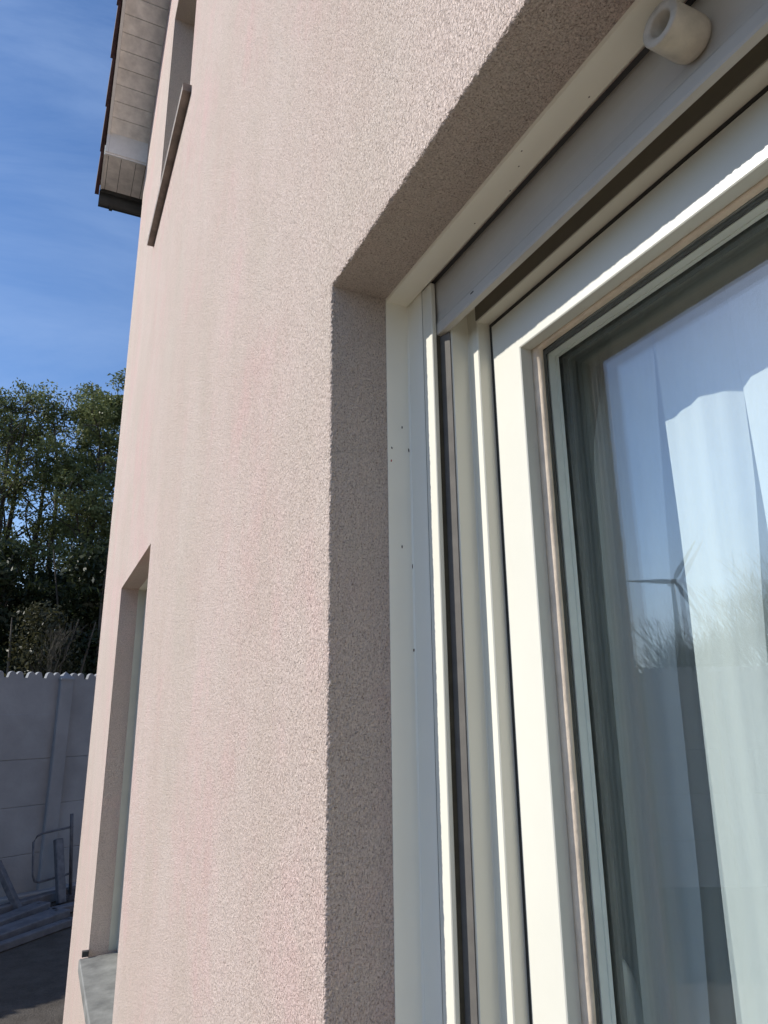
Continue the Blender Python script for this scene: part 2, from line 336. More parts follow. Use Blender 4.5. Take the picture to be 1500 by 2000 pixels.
# ---------------------------------------------------------------- windows
def window_unit(rect, near, deep=0.0):
    y0, y1, z0, z1 = rect; z0 += 0.0 if near else 0.05; mid = 0.5 * (y0 + y1); T = -0.038     # head profile sits higher than the jamb profile
    win = empty('window', V(XW, mid, z0)); H(win)
    if near: win['label'] = 'near window with half raised shutter and net curtain'
    def W(o): return under(o, win)
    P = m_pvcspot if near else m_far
    for s, Y in ((-1, y1), (1, y0)):   # casing lining the reveal
        f = lambda i: Y + s * i; bm = bmesh.new()
        extrude_z(bm, [(0.4453, f(-0.002)), (0.4453, f(0.0012)), (0.4835, f(0.0012)), (0.486, f(0.003)), (0.486, f(0.0495)), (0.4895, f(0.0495)), (0.4895, f(-0.002))], z0, z1)
        W(obj('casing', bm, P))
    bm = bmesh.new()
    extrude_y(bm, [(0.4453, z1 + 0.01), (0.4453, z1 + 0.0), (0.448, z1 - 0.003), (0.483, z1 - 0.0065), (0.486, z1 - 0.0045), (0.486, z1 + 0.01)], y0 + 0.001, y1 - 0.001)
    W(obj('casing_head', bm, m_pvc))
    for s, Y in ((-1, y1), (1, y0)):
        f = lambda i: Y + s * i
        g = bmesh.new()  # U-shaped shutter guide
        gs = [(0.486, f(0.0515)), (0.486, f(0.0790)), (0.4872, f(0.0801)), (0.4928, f(0.0801)), (0.494, f(0.0790)), (0.494, f(0.057)), (0.507, f(0.057)), (0.507, f(0.0515))]
        extrude_z(g, gs, z0, z1 - 0.006); W(obj('shutter_guide', g, m_sash))
        g = bmesh.new(); extrude_z(g, [(0.4942, f(0.066)), (0.5010, f(0.066)), (0.5010, f(0.0785)), (0.4942, f(0.0785))], z0, z1 - 0.094); W(obj('brush_seal', g, m_brush))
        g = bmesh.new(); extrude_z(g, [(0.5012, f(0.066)), (0.5078, f(0.066)), (0.5078, f(0.0980)), (0.5066, f(0.0975)), (0.5012, f(0.0800))], z0, z1 - 0.097); W(obj('brush_seal', g, m_brush2))
        g = bmesh.new(); extrude_z(g, [(0.4866, f(0.0496)), (0.489, f(0.0496)), (0.489, f(0.0514)), (0.4866, f(0.0514))], z0, z1 - 0.006)
        W(obj('joint', g, m_black))
    # shutter: box shadow gap, bottom slat with lip, stop bung
    bm = bmesh.new(); extrude_y(bm, [(0.4965, z1 + 0.02), (0.4965, z1 - 0.030), (0.4982, z1 - 0.060), (0.4970, z1 - 0.0735), (0.4950, z1 - 0.078), (0.4946, z1 - 0.0925), (0.4960, z1 - 0.0955), (0.5065, z1 - 0.0955), (0.5075, z1 - 0.092), (0.5075, z1 + 0.02)], y0 + 0.060, y1 - 0.060)
    W(obj('shutter_slat', bm, m_shut))
    bm = bmesh.new(); extrude_y(bm, [(0.4870, z1 + 0.06), (0.4870, z1 + 0.002), (0.4970, z1 - 0.003), (0.4970, z1 + 0.06)], y0 + 0.055, y1 - 0.055)
    W(obj('shutter_slot', bm, m_black))
    # outer frame
    bm = bmesh.new(); r = 0.0015
    fs = [(0.5085, 0.0, 0.0), (0.5085, 0.0975, 0.0975 + T), (0.5100, 0.099, 0.099 + T), (0.5375, 0.099, 0.099 + T), (0.539, 0.1002, 0.1002 + T), (0.539, 0.1240, 0.1240 + T), (0.5405, 0.1254, 0.1254 + T), (0.574, 0.1254, 0.1254 + T), (0.575, 0.124, 0.124 + T), (0.6495, 0.124, 0.124 + T), (0.6495, 0.0, 0.0)]
    rect = (y0, y1, z0, z1); ring(bm, rect, fs); W(obj('frame', bm, m_sash))
    bm = bmesh.new(); extrude_y(bm, [(0.5365, z1 - 0.0600), (0.5384, z1 - 0.0605), (0.5384, z1 - 0.0612), (0.5365, z1 - 0.0612)], y0 + 0.10, y1 - 0.10)
    W(obj('head_joint', bm, m_black))
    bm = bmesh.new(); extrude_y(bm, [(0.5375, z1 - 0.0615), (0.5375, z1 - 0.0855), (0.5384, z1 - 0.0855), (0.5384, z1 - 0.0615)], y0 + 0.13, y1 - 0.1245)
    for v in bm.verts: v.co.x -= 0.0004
    W(obj('head_shade_strip', bm, simple('painted_head_shade', (0.17, 0.15, 0.115), 0.8, var=0.12)))  # dark strip paints the shade behind the shutter onto the frame head
    bm = bmesh.new(); ring(bm, rect, [(0.5612, 0.1256, 0.1256 + T), (0.5612, 0.1312, 0.1312 + T - .0005), (0.566, 0.1312, 0.1312 + T - .0005), (0.566, 0.1256, 0.1256 + T)])
    W(obj('frame_gasket', bm, m_black))
    # two sashes
    for rs in ((mid - 0.1300, y1, z0, z1), (y0, mid + 0.1300, z0, z1)):
        S = -0.036
        bm = bmesh.new()
        ss = [(0.5625, 0.1315, 0.1315 + S - .002), (0.5600, 0.1330, 0.1330 + S - .002), (0.5600, 0.1968, 0.1968 + S), (0.5612, 0.1983, 0.1983 + S), (0.5795, 0.1983, 0.1983 + S), (0.5810, 0.1960, 0.1960 + S), (0.6298, 0.1960, 0.1960 + S), (0.6500, 0.1700, 0.1700 + S), (0.6640, 0.1700, 0.1700 + S), (0.6640, 0.1315, 0.1315 + S)]
        ring(bm, rs, ss); sash = W(obj('sash', bm, m_lsash))
        bm = bmesh.new(); ring(bm, rs, [(0.5797, 0.1965, 0.1965 + S), (0.5800, 0.2040, 0.2005 + S), (0.5830, 0.2105, 0.2015 + S), (0.5885, 0.2125, 0.2020 + S), (0.5920, 0.2060, 0.2000 + S), (0.5920, 0.1965, 0.1965 + S)], nseg=60,
             disp=lambda q, p, k, t: q + Vector((0, 0.0008, 0.0005)) * noise.noise(q * 40)); W(obj('glazing_bead', bm, m_bead, smooth=True))
        bm = bmesh.new(); ring(bm, rs, [(0.5922, 0.1965, 0.1965 + S), (0.5930, 0.2000, 0.2000 + S), (0.5960, 0.2015, 0.2015 + S), (0.5990, 0.1990, 0.1990 + S), (0.6020, 0.2010, 0.2010 + S), (0.6065, 0.2000, 0.2000 + S), (0.6085, 0.1965, 0.1965 + S)]); W(obj('gasket', bm, m_gask, smooth=True))
        bm = bmesh.new(); ring(bm, rs, [(0.6090, 0.1965, 0.1965 + S), (0.6098, 0.1985, 0.1985 + S), (0.6200, 0.1990, 0.1990 + S), (0.6205, 0.1979, 0.1979 + S), (0.6220, 0.1979, 0.1979 + S), (0.6225, 0.1992, 0.1992 + S), (0.6280, 0.1992, 0.1992 + S), (0.6290, 0.1965, 0.1965 + S)]); W(obj('inner_bead', bm, m_inner))
        bm = bmesh.new(); ring(bm, rs, [(0.6345, 0.1900, 0.1900 + S), (0.6345, 0.2000, 0.2000 + S), (0.6440, 0.2000, 0.2000 + S), (0.6440, 0.1900, 0.1900 + S)]); W(obj('glass_spacer', bm, m_gask))
        ry0, ry1, rz0, rz1 = rs[0] + 0.190, rs[1] - 0.190, rs[2] + 0.190, rs[3] - 0.190 - S
        for xo, tilt in ((0.6302, 0.0), (0.6450, 0.0048)):
            bm = bmesh.new(); box(bm, xo, xo + 0.0038, ry0, ry1, rz0, rz1)
            for v in bm.verts: v.co.x += tilt * (v.co.y - ry1)
            W(obj('glass_pane', bm, m_glass))
    for o in [c for c in win.children]: o.location.x += deep
    return win, W

win, W = window_unit(MAIN, True)
# stop bung on the bottom slat
bm = bmesh.new(); n = 40; prof = [(0.4975, 0.0165), (0.494, 0.0200), (0.488, 0.0212), (0.451, 0.0205), (0.4495, 0.0196), (0.4495, 0.0135), (0.4515, 0.0112), (0.486, 0.0105), (0.488, 0.0)]
rg = []
for x, r_ in prof:
    rg.append([bm.verts.new(V(x, 0.343 + r_ * math.cos(t), 0.6065 + r_ * math.sin(t))) for t in [2 * math.pi * k / n for k in range(n)]] if r_ else None)
for A, B in zip(rg, rg[1:]):
    if B is None: bm.faces.new(A)
    else:
        for j in range(n): bm.faces.new((A[j], A[(j + 1) % n], B[(j + 1) % n], B[j]))
W(obj('shutter_stop', bm, m_stop, smooth=True, label='cream plastic shutter stop bung'))
# inside handle seen through the pane
bm = bmesh.new(); hp = [V(0.655, 0.7650, -0.2950)] + [V(*q) for q in ((0.675, 0.7763, -0.3098), (0.69, 0.7848, -0.3188), (0.7, 0.7874, -0.3317), (0.704, 0.7868, -0.3479), (0.705, 0.784, -0.3639), (0.705, 0.7811, -0.3794))] + [V(0.703, 0.770, -0.45)]
tube(bm, hp, [0.012, 0.013, 0.014, 0.0145, 0.0145, 0.0145, 0.014, 0.013], 14, up=Vector((0, 1, 0)))
W(obj('handle', bm, simple('white_handle', (0.92, 0.93, 0.90), 0.25, var=0.02), smooth=True))
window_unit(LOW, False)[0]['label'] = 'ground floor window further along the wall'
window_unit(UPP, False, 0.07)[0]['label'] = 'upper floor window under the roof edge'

# drip dirt mark on the slat lip
boxo('scuff_mark', (0.4943, 0.4949, 0.7370, 0.7445, 0.5700, 0.5718), m_black); W(bpy.data.objects['scuff_mark'])
for i, (x, z) in enumerate([(0.4707, 0.4285), (0.4521, 0.3911), (0.4817, 0.3913), (0.4668, 0.2345), (0.4850, 0.2058), (0.4509, 0.3698), (0.483, 0.0814)]):
    bm = bmesh.new(); zz = 0.0022 if i % 2 else 0.0030; xx = 0.0011
    a = [bm.verts.new(V(min(x, 0.484) + xx * math.cos(t), 0.9212, z + zz * math.sin(t) * (1 + .4 * math.cos(2 * t + i)))) for t in [k * math.pi / 4 for k in range(8)]]
    bm.faces.new(a); W(obj('dirt_speck', bm, m_red if i == 5 else m_dirt))
for i, (x, y) in enumerate([(0.4759, 0.4628), (0.4560, 0.5598), (0.4669, 0.581), (0.481, 0.6197), (0.474, 0.694)]):
    bm = bmesh.new(); zc = 0.6528 - 0.003 - (x - 0.448) * 0.1 - 0.0003
    a = [bm.verts.new(V(x + 0.0008 * math.cos(t), y + 0.0013 * math.sin(t), zc - 0.00008 * math.cos(t))) for t in [k * math.pi / 4 for k in range(8)]]
    bm.faces.new(a); W(obj('dirt_speck', bm, m_dirt))

# sills
def sill(rect, xo, zt, th, mat, ya, yb):
    bm = bmesh.new()
    extrude_y(bm, [(xo, zt - th), (xo - 0.001, zt - 0.012), (xo + 0.004, zt - 0.006), (0.53, zt + 0.004), (0.53, zt - th + 0.012)], ya, yb)
    return H(obj('window_sill', bm, mat))
sill(LOW, 0.305, -1.188, 0.060, m_stone, 3.02, 4.27)
sill(UPP, 0.309, 2.985, 0.050, m_sillup, 2.90, 4.22)
sill(MAIN, 0.305, -1.185, 0.060, m_stone, -0.95, 0.97)
boxo('sill_end_cap', (0.318, 0.349, 4.272, 4.30, -1.190, -1.165), m_black); H(bpy.data.objects['sill_end_cap'])

# ---------------------------------------------------------------- roof, eaves, verge
bm = bmesh.new(); rk = lambda y, o=0.0: 5.05 + SL * (5.75 - abs(y)) + o
sec = [(6.238, 4.856), (6.238, rk(6.238, 0.165)), (0, rk(0, 0.16)), (-6.238, rk(6.238, 0.165)), (-6.238, 4.856), (-5.76, rk(5.76, 0.07)), (0, rk(0, 0.06)), (5.76, rk(5.76, 0.07))]
a = [bm.verts.new(V(0.03, y, z)) for y, z in sec]; b = [bm.verts.new(V(9.3, y, z)) for y, z in sec]; n = len(sec)
for i in range(n): bm.faces.new((a[i], b[i], b[(i + 1) % n], a[(i + 1) % n]))
for L in (a, b):
    bm.faces.new(L[0:3] + [L[6], L[7]]); bm.faces.new([L[2], L[3], L[4], L[5], L[6]])
H(obj('roof', bm, m_tile))
# verge soffit boards
def slope_box(bm, x0, x1, ya, yb, lo, hi):
    vs = [bm.verts.new(V(x, y, rk(y, o))) for x in (x0, x1) for y in (ya, yb) for o in (lo, hi)]
    for q in ((0, 1, 3, 2), (4, 6, 7, 5), (0, 4, 5, 1), (2, 3, 7, 6), (0, 2, 6, 4), (1, 5, 7, 3)): bm.faces.new([vs[i] for i in q])
y = 5.735; first = None
while y > 0.12:
    if first is None:
        bm = bmesh.new(); slope_box(bm, 0.022, 0.3495, y - 0.1045, y, 0.0, 0.018); first = H(obj('soffit_board', bm, m_soffit)); fy = y
    else:
        o = first.copy(); COL.objects.link(o); o.location = first.location + Vector((0, y - fy, SL * (fy - y) + random.uniform(-.0015, .0015)))
    y -= 0.110
bm = bmesh.new(); slope_box(bm, 0.02, 0.3495, -5.735, -0.02, 0.0, 0.018); H(obj('soffit', bm, m_soffit))
bm = bmesh.new(); slope_box(bm, -0.004, 0.021, 0.02, 5.752, -0.030, 0.062); H(obj('barge_board', bm, m_trim))
bm = bmesh.new(); slope_box(bm, 0.0, 0.021, -5.752, -0.02, -0.008, 0.062); H(obj('barge_board', bm, m_trim))
# eave box
boxo('eave_box_face', (0.022, 0.3495, 5.736, 5.752, 4.846, 5.10), m_trim, bev=0.0); H(bpy.data.objects['eave_box_face'])
boxo('eave_corner_post', (-0.004, 0.021, 5.732, 5.756, 4.846, 5.10), m_trim); H(bpy.data.objects['eave_corner_post'])
boxo('eave_trim', (-0.002, 0.3495, 5.744, 5.762, 4.828, 4.8455), m_trim); H(bpy.data.objects['eave_trim'])
boxo('eave_side_trim', (-0.012, 0.006, 5.763, 6.24, 4.830, 4.93), m_trim); H(bpy.data.objects['eave_side_trim'])
for i, (xa, xb) in enumerate(((0.0065, 0.026), (0.030, 0.135), (0.139, 0.262), (0.266, 0.345))):
    H(boxo('eave_soffit_board', (xa, xb, 5.763, 6.24, 4.838, 4.85), m_soffit))
H(boxo('eave_soffit', (0.35, 9.2, 5.801, 6.24, 4.838, 4.85), m_soffit))
H(boxo('fascia_board', (-0.01, 9.2, 6.241, 6.262, 4.80, 4.99), m_gut))
bm = bmesh.new(); n = 12
prof = [(6.265 + 0.06 - 0.06 * math.cos(t), 4.80 - 0.10 * math.sin(t)) for t in [math.pi * k / n for k in range(n + 1)]]
prof = [(6.265, 4.835)] + prof + [(6.385, 4.835)]
inn = [(6.325 + (yy - 6.325) * 0.93, 4.835 + (zz - 4.835) * 0.96 + (0.001 if zz > 4.83 else 0)) for yy, zz in prof][::-1]
full = prof + inn; xa, xb = -0.014, 9.25
a = [bm.verts.new(V(xa, yy, zz)) for yy, zz in full]; b = [bm.verts.new(V(xb, yy, zz)) for yy, zz in full]
for i in range(len(full)): bm.faces.new((a[i], b[i], b[(i + 1) % len(full)], a[(i + 1) % len(full)]))
bm.faces.new([bm.verts.new(V(xa, yy, zz)) for yy, zz in prof])
gut = H(obj('gutter', bm, m_gut))
bm = bmesh.new()
pr2 = [(6.325 + (yy - 6.325) * 1.10, 4.84 + (zz - 4.84) * 1.10) for yy, zz in prof]
a = [bm.verts.new(V(0.085, yy, zz)) for yy, zz in pr2]; b = [bm.verts.new(V(0.115, yy, zz)) for yy, zz in pr2]
bm.faces.new(a); bm.faces.new(b[::-1])
for i in range(len(pr2)): bm.faces.new((a[i], b[i], b[(i + 1) % len(pr2)], a[(i + 1) % len(pr2)]))
H(obj('gutter_bracket', bm, m_gut))
# verge tiles
tb = bmesh.new()
for xa, xb, oa, ob in ((-0.034, 0.26, 0.168, 0.205), (-0.034, -0.0125, 0.055, 0.1675)):
    vs = []
    for x in (xa, xb):
        for yy, up_ in ((5.925, 0.0), (5.575, -0.038)):
            for o in (oa + up_ * (1 if oa > .1 else .3), ob + up_):
                xx = x - (0.016 if (x < -0.03 and yy > 5.9) else 0); vs.append(tb.verts.new(V(xx, yy, rk(yy, o))))
    for q in ((0, 1, 3, 2), (4, 6, 7, 5), (0, 4, 5, 1), (2, 3, 7, 6), (0, 2, 6, 4), (1, 5, 7, 3)): tb.faces.new([vs[i] for i in q])
tile0 = H(obj('verge_tile', tb, m_tile))
base = tile0.location.copy()
for k in range(-1, 18):
    if k == 0: continue
    o = tile0.copy(); COL.objects.link(o); dy = -0.318 * k
    o.location = base + Vector((random.uniform(-.006, .006), dy, -SL * dy + random.uniform(-.004, .004)))
# rows of field tiles near the verge (seen only from the side)
tm = bmesh.new()
for k in range(-1, 18):
    yy = 5.925 - 0.318 * k
    for j in range(1, 36):
        x = 0.27 + 0.255 * (j - 1)
        vv = [tm.verts.new(V(xx, y2, rk(y2, o))) for xx in (x, x + 0.25) for y2, lo, hi in ((yy, .165, .20), (yy - .34, .135, .165)) for o in (lo, hi)]
        for q in ((0, 1, 3, 2), (4, 6, 7, 5), (0, 4, 5, 1), (2, 3, 7, 6), (0, 2, 6, 4), (1, 5, 7, 3)): tm.faces.new([vv[i] for i in q])
H(obj('field_tiles', tm, m_tile, kind='stuff'))

# ================================================================ curtains
def interp(tab, z):
    tab = sorted(tab, key=lambda p: p[1])
    if z <= tab[0][1]: 
        (a, za), (b, zb) = tab[0], tab[1]; s = (a - b) / (za - zb) if zb != za else 0; return a + max(-0.02, min(0.02, s * (z - za)))
    if z >= tab[-1][1]: return tab[-1][0]
    for (a, za), (b, zb) in zip(tab, tab[1:]):
        if za <= z <= zb: return a + (b - a) * (z - za) / (zb - za + 1e-9)
def curtain(label, left, right, depth, seed, x0=0.725, edge=0.0):
    nz_, ny = 60, 70; zt, zb = 0.72, -1.86; bm = bmesh.new(); g = []
    rnd = random.Random(seed); ph = [rnd.uniform(0, 6.28) for _ in range(5)]
    for i in range(nz_ + 1):
        z = zt + (zb - zt) * i / nz_; l, r = interp(left, z), interp(right, z); row = []
        hd = max(0.0, 1 - abs(z - 0.575) / 0.035)
        open_ = 1 - 0.72 * max(0, min(1, (z - 0.2) / 0.35))
        for j in range(ny + 1):
            u = j / ny; yv = l + (r - l) * u; d = yv
            amp = depth * open_
            s_ = ((0.6385 - d) / 0.1190) % 1.0; xb = -abs(math.sin(math.pi * s_)) ** 0.8
            x = x0 + amp * (xb * 1.5 + 0.75) + 0.0022 * math.sin(d * 70 + ph[1] - 1.1 * z) + 0.0009 * math.sin(d * 190 + ph[2] + 2 * z)
            if edge: x -= edge * math.exp(-((u if u < .5 else u) - (0.93 if right is g1L else 0)) ** 2 / 0.006) if False else edge * max(0.0, 1 - abs((1 - u if l < r else u) - 0.0) / 0.22) ** 1.5 * (1 - max(0, min(1, (z - 0.36) / 0.12)))
            if z > 0.53: x += 0.005 * math.sin(d * 105) * min(1, (z - 0.53) / 0.02)
            row.append(bm.verts.new(V(x, yv, z)))
        g.append(row)
    for A, B in zip(g, g[1:]):
        for j in range(ny): bm.faces.new((A[j], A[j + 1], B[j + 1], B[j]))
    return obj('net_curtain', bm, m_sheer, smooth=True, label=label, category='curtain', group='net curtains behind the near window')
g1L = [(0.640, 0.60), (0.6396, 0.5037), (0.6545, 0.2483), (0.6653, 0.0522), (0.670, -0.2162), (0.6758, -0.3478)]
g1R = [(0.639, 0.60), (0.6369, 0.5024), (0.6362, 0.2435), (0.6392, 0.0593), (0.6402, -0.014), (0.6438, -0.3371)]
g2L = [(0.5200, 0.60), (0.5194, 0.5017), (0.5184, 0.406), (0.5227, 0.2611), (0.5333, 0.1123), (0.545, -0.10)]
g2R = [(0.5190, 0.60), (0.5174, 0.4822), (0.5176, 0.3768), (0.5202, 0.1534), (0.522, -0.1)]
g3L = [(0.7472, 0.513), (0.7535, 0.2738), (0.7608, 0.0538), (0.7813, -0.3829)]
g3R = [(0.7451, 0.5119), (0.7514, 0.2733), (0.7579, 0.0536), (0.7585, -0.3753)]
curtain('grey shaded net curtain panel beside the left window jamb', [(0.91, 0.5), (0.91, 0)], g3L, 0.006, 1)
curtain('half shaded narrow net curtain panel left of the sunlit one', g3R, g1L, 0.008, 2, edge=0.030)
curtain('sunlit net curtain panel between the two dark fold gaps', g1R, g2L, 0.010, 3)
curtain('sunlit net curtain panel at the right edge of the picture', g2R, [(-0.75, 0.5), (-0.75, 0)], 0.016, 4)

curtain('rear net curtain layer seen through the dark gaps between the front panels', [(0.83, 0.5), (0.83, 0)], [(0.40, 0.5), (0.40, 0)], 0.004, 9, x0=0.785)

# ================================================================ concrete fence
FD = Vector((0.899, 0.438, 0)).normalized(); FN = Vector((0.438, -0.899, 0)).normalized(); P0 = Vector((0.247, 10.40, 0))
fence = empty('concrete_fence', V(P0.x, P0.y, -2.2), label='tall pale painted precast concrete slab fence with scalloped top', category='fence')
def fence_obj(name, build, mat=m_conc):
    bm = bmesh.new(); build(bm); o = obj(name, bm, mat)
    return o
def fpt(t, o, z): return P0 + FD * t + FN * o + Vector((0, 0, z + E))
def fbox(bm, t0, t1, o0, o1, z0, z1, bev=0.004):
    vs = [bm.verts.new(fpt(t, o, z)) for t in (t0, t1) for o in (o0, o1) for z in (z0, z1)]
    fs = [bm.faces.new([vs[i] for i in q]) for q in ((0, 1, 3, 2), (4, 6, 7, 5), (0, 4, 5, 1), (2, 3, 7, 6), (0, 2, 6, 4), (1, 5, 7, 3))]
    if bev: bmesh.ops.bevel(bm, geom=list({e for f in fs for e in f.edges}), offset=bev, segments=1, affect='EDGES')
BAY = 2.0
slab = fence_obj('fence_slab', lambda b: fbox(b, 0.045, BAY - 0.045, -0.02, 0.02, -2.2, -1.654, 0.008))
bm = bmesh.new()                                            # scalloped top slab
outl = [(0.045, -0.020), (0.045, 0.43)]; npair = 8; w0 = (BAY - 0.09) / npair
for k in range(npair):
    a0 = 0.045 + w0 * k
    for h, (u0, u1) in enumerate(((0.10, 0.53), (0.53, 0.90))):
        for q in range(7):
            s = q / 6; ang = math.pi * (1 - s); hh = 0.035 if True else 0
            outl.append((a0 + w0 * (u0 + (u1 - u0) * s), (0.462 + 0.040 * math.sin(ang)) if not ((h == 0 and q == 0) or (h == 1 and q == 6)) else 0.425))
outl += [(BAY - 0.045, 0.43), (BAY - 0.045, -0.020)]
dd = []
for p in outl:
    if not dd or (abs(p[0] - dd[-1][0]) + abs(p[1] - dd[-1][1])) > 1e-4: dd.append(p)
fa = [bm.verts.new(fpt(t, 0.02, z)) for t, z in dd]; fb = [bm.verts.new(fpt(t, -0.045, z)) for t, z in dd]
bm.faces.new(fa); bm.faces.new(fb[::-1])
for i in range(len(dd)): bm.faces.new((fa[i], fb[i], fb[(i + 1) % len(dd)], fa[(i + 1) % len(dd)]))
topo = obj('scalloped_slab', bm, m_conc)
bm = bmesh.new(); fbox(bm, -0.085, 0.085, -0.075, 0.075, -2.2, 0.425, 0.01)
ap = bm.verts.new(fpt(0, 0, 0.515)); cv = [bm.verts.new(fpt(t, o, 0.4252)) for t, o in ((-.095, -.085), (.095, -.085), (.095, .085), (-.095, .085))]
cl = [bm.verts.new(fpt(t, o, 0.405)) for t, o in ((-.095, -.085), (.095, -.085), (.095, .085), (-.095, .085))]
for i in range(4): bm.faces.new((cv[i], cv[(i + 1) % 4], ap)); bm.faces.new((cl[i], cl[(i + 1) % 4], cv[(i + 1) % 4], cv[i]))
bm.faces.new(cl)
post = obj('fence_post', bm, m_conc)
def fcopy(src, t, dz=0.0):
    o = src.copy(); COL.objects.link(o); o.parent = fence
    o.matrix_parent_inverse = Matrix.Translation(-fence.location); o.location = FD * t + Vector((0, 0, dz)) + FN * random.uniform(-.004, .004); return o
for b in range(-8, 3):
    fcopy(post, b * BAY)
    for r in range(4): fcopy(slab, b * BAY, r * 0.5465)
    fcopy(topo, b * BAY)
fcopy(post, 3 * BAY)
for o in (slab, topo, post): bpy.data.objects.remove(o)

# ================================================================ scrap by the fence
def at_f(t, o, z): return fpt(t, o, z)
bm = bmesh.new()
cor = [(0.18, -1.377), (-0.20, -1.405), (-0.262, -1.43), (-0.30, -1.49), (-0.262, -1.86), (-0.235, -1.925), (-0.18, -1.945), (0.20, -1.912)]
tube(bm, [at_f(t, 0.25 + 0.0, z) for t, z in cor], 0.0125, 8)
loop = None
fr = empty('metal_gate_frame', at_f(0.2, 0.27, -2.2), label='grey tubular steel loop frame standing against the fence', category='steel frame')
under(obj('loop', bm, m_steel, smooth=True), fr)
bm = bmesh.new(); tube(bm, [at_f(0.145, 0.25, -1.226), at_f(0.165, 0.25, -1.42), at_f(0.232, 0.25, -2.15)], 0.021, 10)
under(obj('upright', bm, m_steel, smooth=True), fr)
bm = bmesh.new(); tube(bm, [at_f(0.232, 0.25, -2.15), at_f(0.232, 0.25, -2.2)], 0.06, 10); under(obj('foot', bm, m_steel), fr)
def bar(name, a, b, w, h, label, cat, mat=m_steel, grp=None, holes=()):
    a, b = Vector(a), Vector(b); d = (b - a).normalized(); s = d.cross(Vector((0, 0, 1))); 
    s.normalize(); u = s.cross(d); bm = bmesh.new()
    vs = [bm.verts.new(p + s * i * w / 2 + u * j * h / 2) for p in (a, b) for i in (-1, 1) for j in (-1, 1)]
    for q in ((0, 1, 3, 2), (4, 6, 7, 5), (0, 4, 5, 1), (2, 3, 7, 6), (0, 2, 6, 4), (1, 5, 7, 3)): bm.faces.new([vs[i] for i in q])
    bmesh.ops.bevel(bm, geom=bm.edges[:], offset=min(w, h) * 0.12, segments=1, affect='EDGES')
    kw = dict(label=label, category=cat)
    if grp: kw['group'] = grp
    o = obj(name, bm, mat, **kw)
    for hh in holes:
        hb = bmesh.new(); c = a + (b - a) * hh + u * (h / 2 + 0.0015)
        rv = [hb.verts.new(c + (s * math.cos(t) + d * math.sin(t)) * 0.022) for t in [2 * math.pi * k / 10 for k in range(10)]]; hb.faces.new(rv)
        ho = obj('bolt_hole', hb, m_black); ho.parent = o
    return o
bar('steel_post', at_f(0.02, 0.22, -1.50), at_f(0.036, 0.42, -2.19), 0.10, 0.07, 'short grey steel post leaning on the fence below the loop frame', 'post', grp='steel posts leaning on the fence')
bar('steel_post', at_f(-0.66, 0.16, -1.66), at_f(-0.46, 0.42, -2.17), 0.09, 0.07, 'grey steel post leaning on the fence at the left picture edge', 'post', grp='steel posts leaning on the fence')
G = -2.2 + E
bar('concrete_beam', (-0.62, 9.42, G + .06), (0.75, 10.55, G + .06), 0.12, 0.11, 'long grey beam lying on the ground nearest the fence foot', 'beam', m_slab, 'beams lying on the ground')
bar('concrete_beam', (-0.70, 8.66, G + .05), (0.27, 9.86, G + .05), 0.19, 0.09, 'short wide beam with bolt hole lying second from the fence', 'beam', m_slab, 'beams lying on the ground', (0.94,))
bar('concrete_beam', (-0.75, 8.20, G + .05), (0.45, 9.46, G + .05), 0.24, 0.08, 'widest flat beam with bolt hole lying third from the fence', 'beam', m_slab, 'beams lying on the ground', (0.95,))
bar('concrete_beam', (-0.75, 7.85, G + .04), (0.55, 9.08, G + .04), 0.10, 0.07, 'thin beam with bolt hole lying farthest from the fence', 'beam', m_slab, 'beams lying on the ground', (0.96,))
bar('concrete_beam', (0.33, 9.50, G + .05), (1.10, 9.95, G + .05), 0.12, 0.08, 'grey beam lying partly hidden behind the house corner', 'beam', m_slab, 'beams lying on the ground')
bar('ground_kerb', at_f(-2.0, 0.10, -2.12), at_f(1.0, 0.10, -2.12), 0.12, 0.10, 'low pale ledge of concrete along the foot of the fence', 'ledge', m_conc)

# ================================================================ trees
def leaf_mesh(name, centres, rads, per, size, mat, seed, droop=0.3):
    rg = np.random.default_rng(seed); pts = []
    for c, r in zip(centres, rads):
        n = max(8, int(per * (r ** 1.6)))
        d = rg.normal(size=(n, 3)); d /= np.linalg.norm(d, axis=1)[:, None]
        rr = r * rg.uniform(0.25, 1.0, n) ** 0.6
        p = c + d * rr[:, None] * np.array([1, 1, 0.72]); pts.append(p)
    p = np.concatenate(pts); n = len(p)
    a = rg.normal(size=(n, 3)); a[:, 2] -= droop; a /= np.linalg.norm(a, axis=1)[:, None]
    b = np.cross(a, rg.normal(size=(n, 3))); b /= np.linalg.norm(b, axis=1)[:, None]
    s = size * rg.uniform(0.6, 1.3, n)[:, None]
    v = np.stack([p - a * s, p + b * s * 0.42, p + a * s, p - b * s * 0.42], 1).reshape(-1, 3)
    me = bpy.data.meshes.new(name); me.vertices.add(4 * n); me.vertices.foreach_set('co', v.ravel().astype(np.float32))
    me.loops.add(4 * n); me.loops.foreach_set('vertex_index', np.arange(4 * n, dtype=np.int32))
    me.polygons.add(n); me.polygons.foreach_set('loop_start', np.arange(0, 4 * n, 4, dtype=np.int32))
    me.update(calc_edges=True); me.materials.append(mat); return me

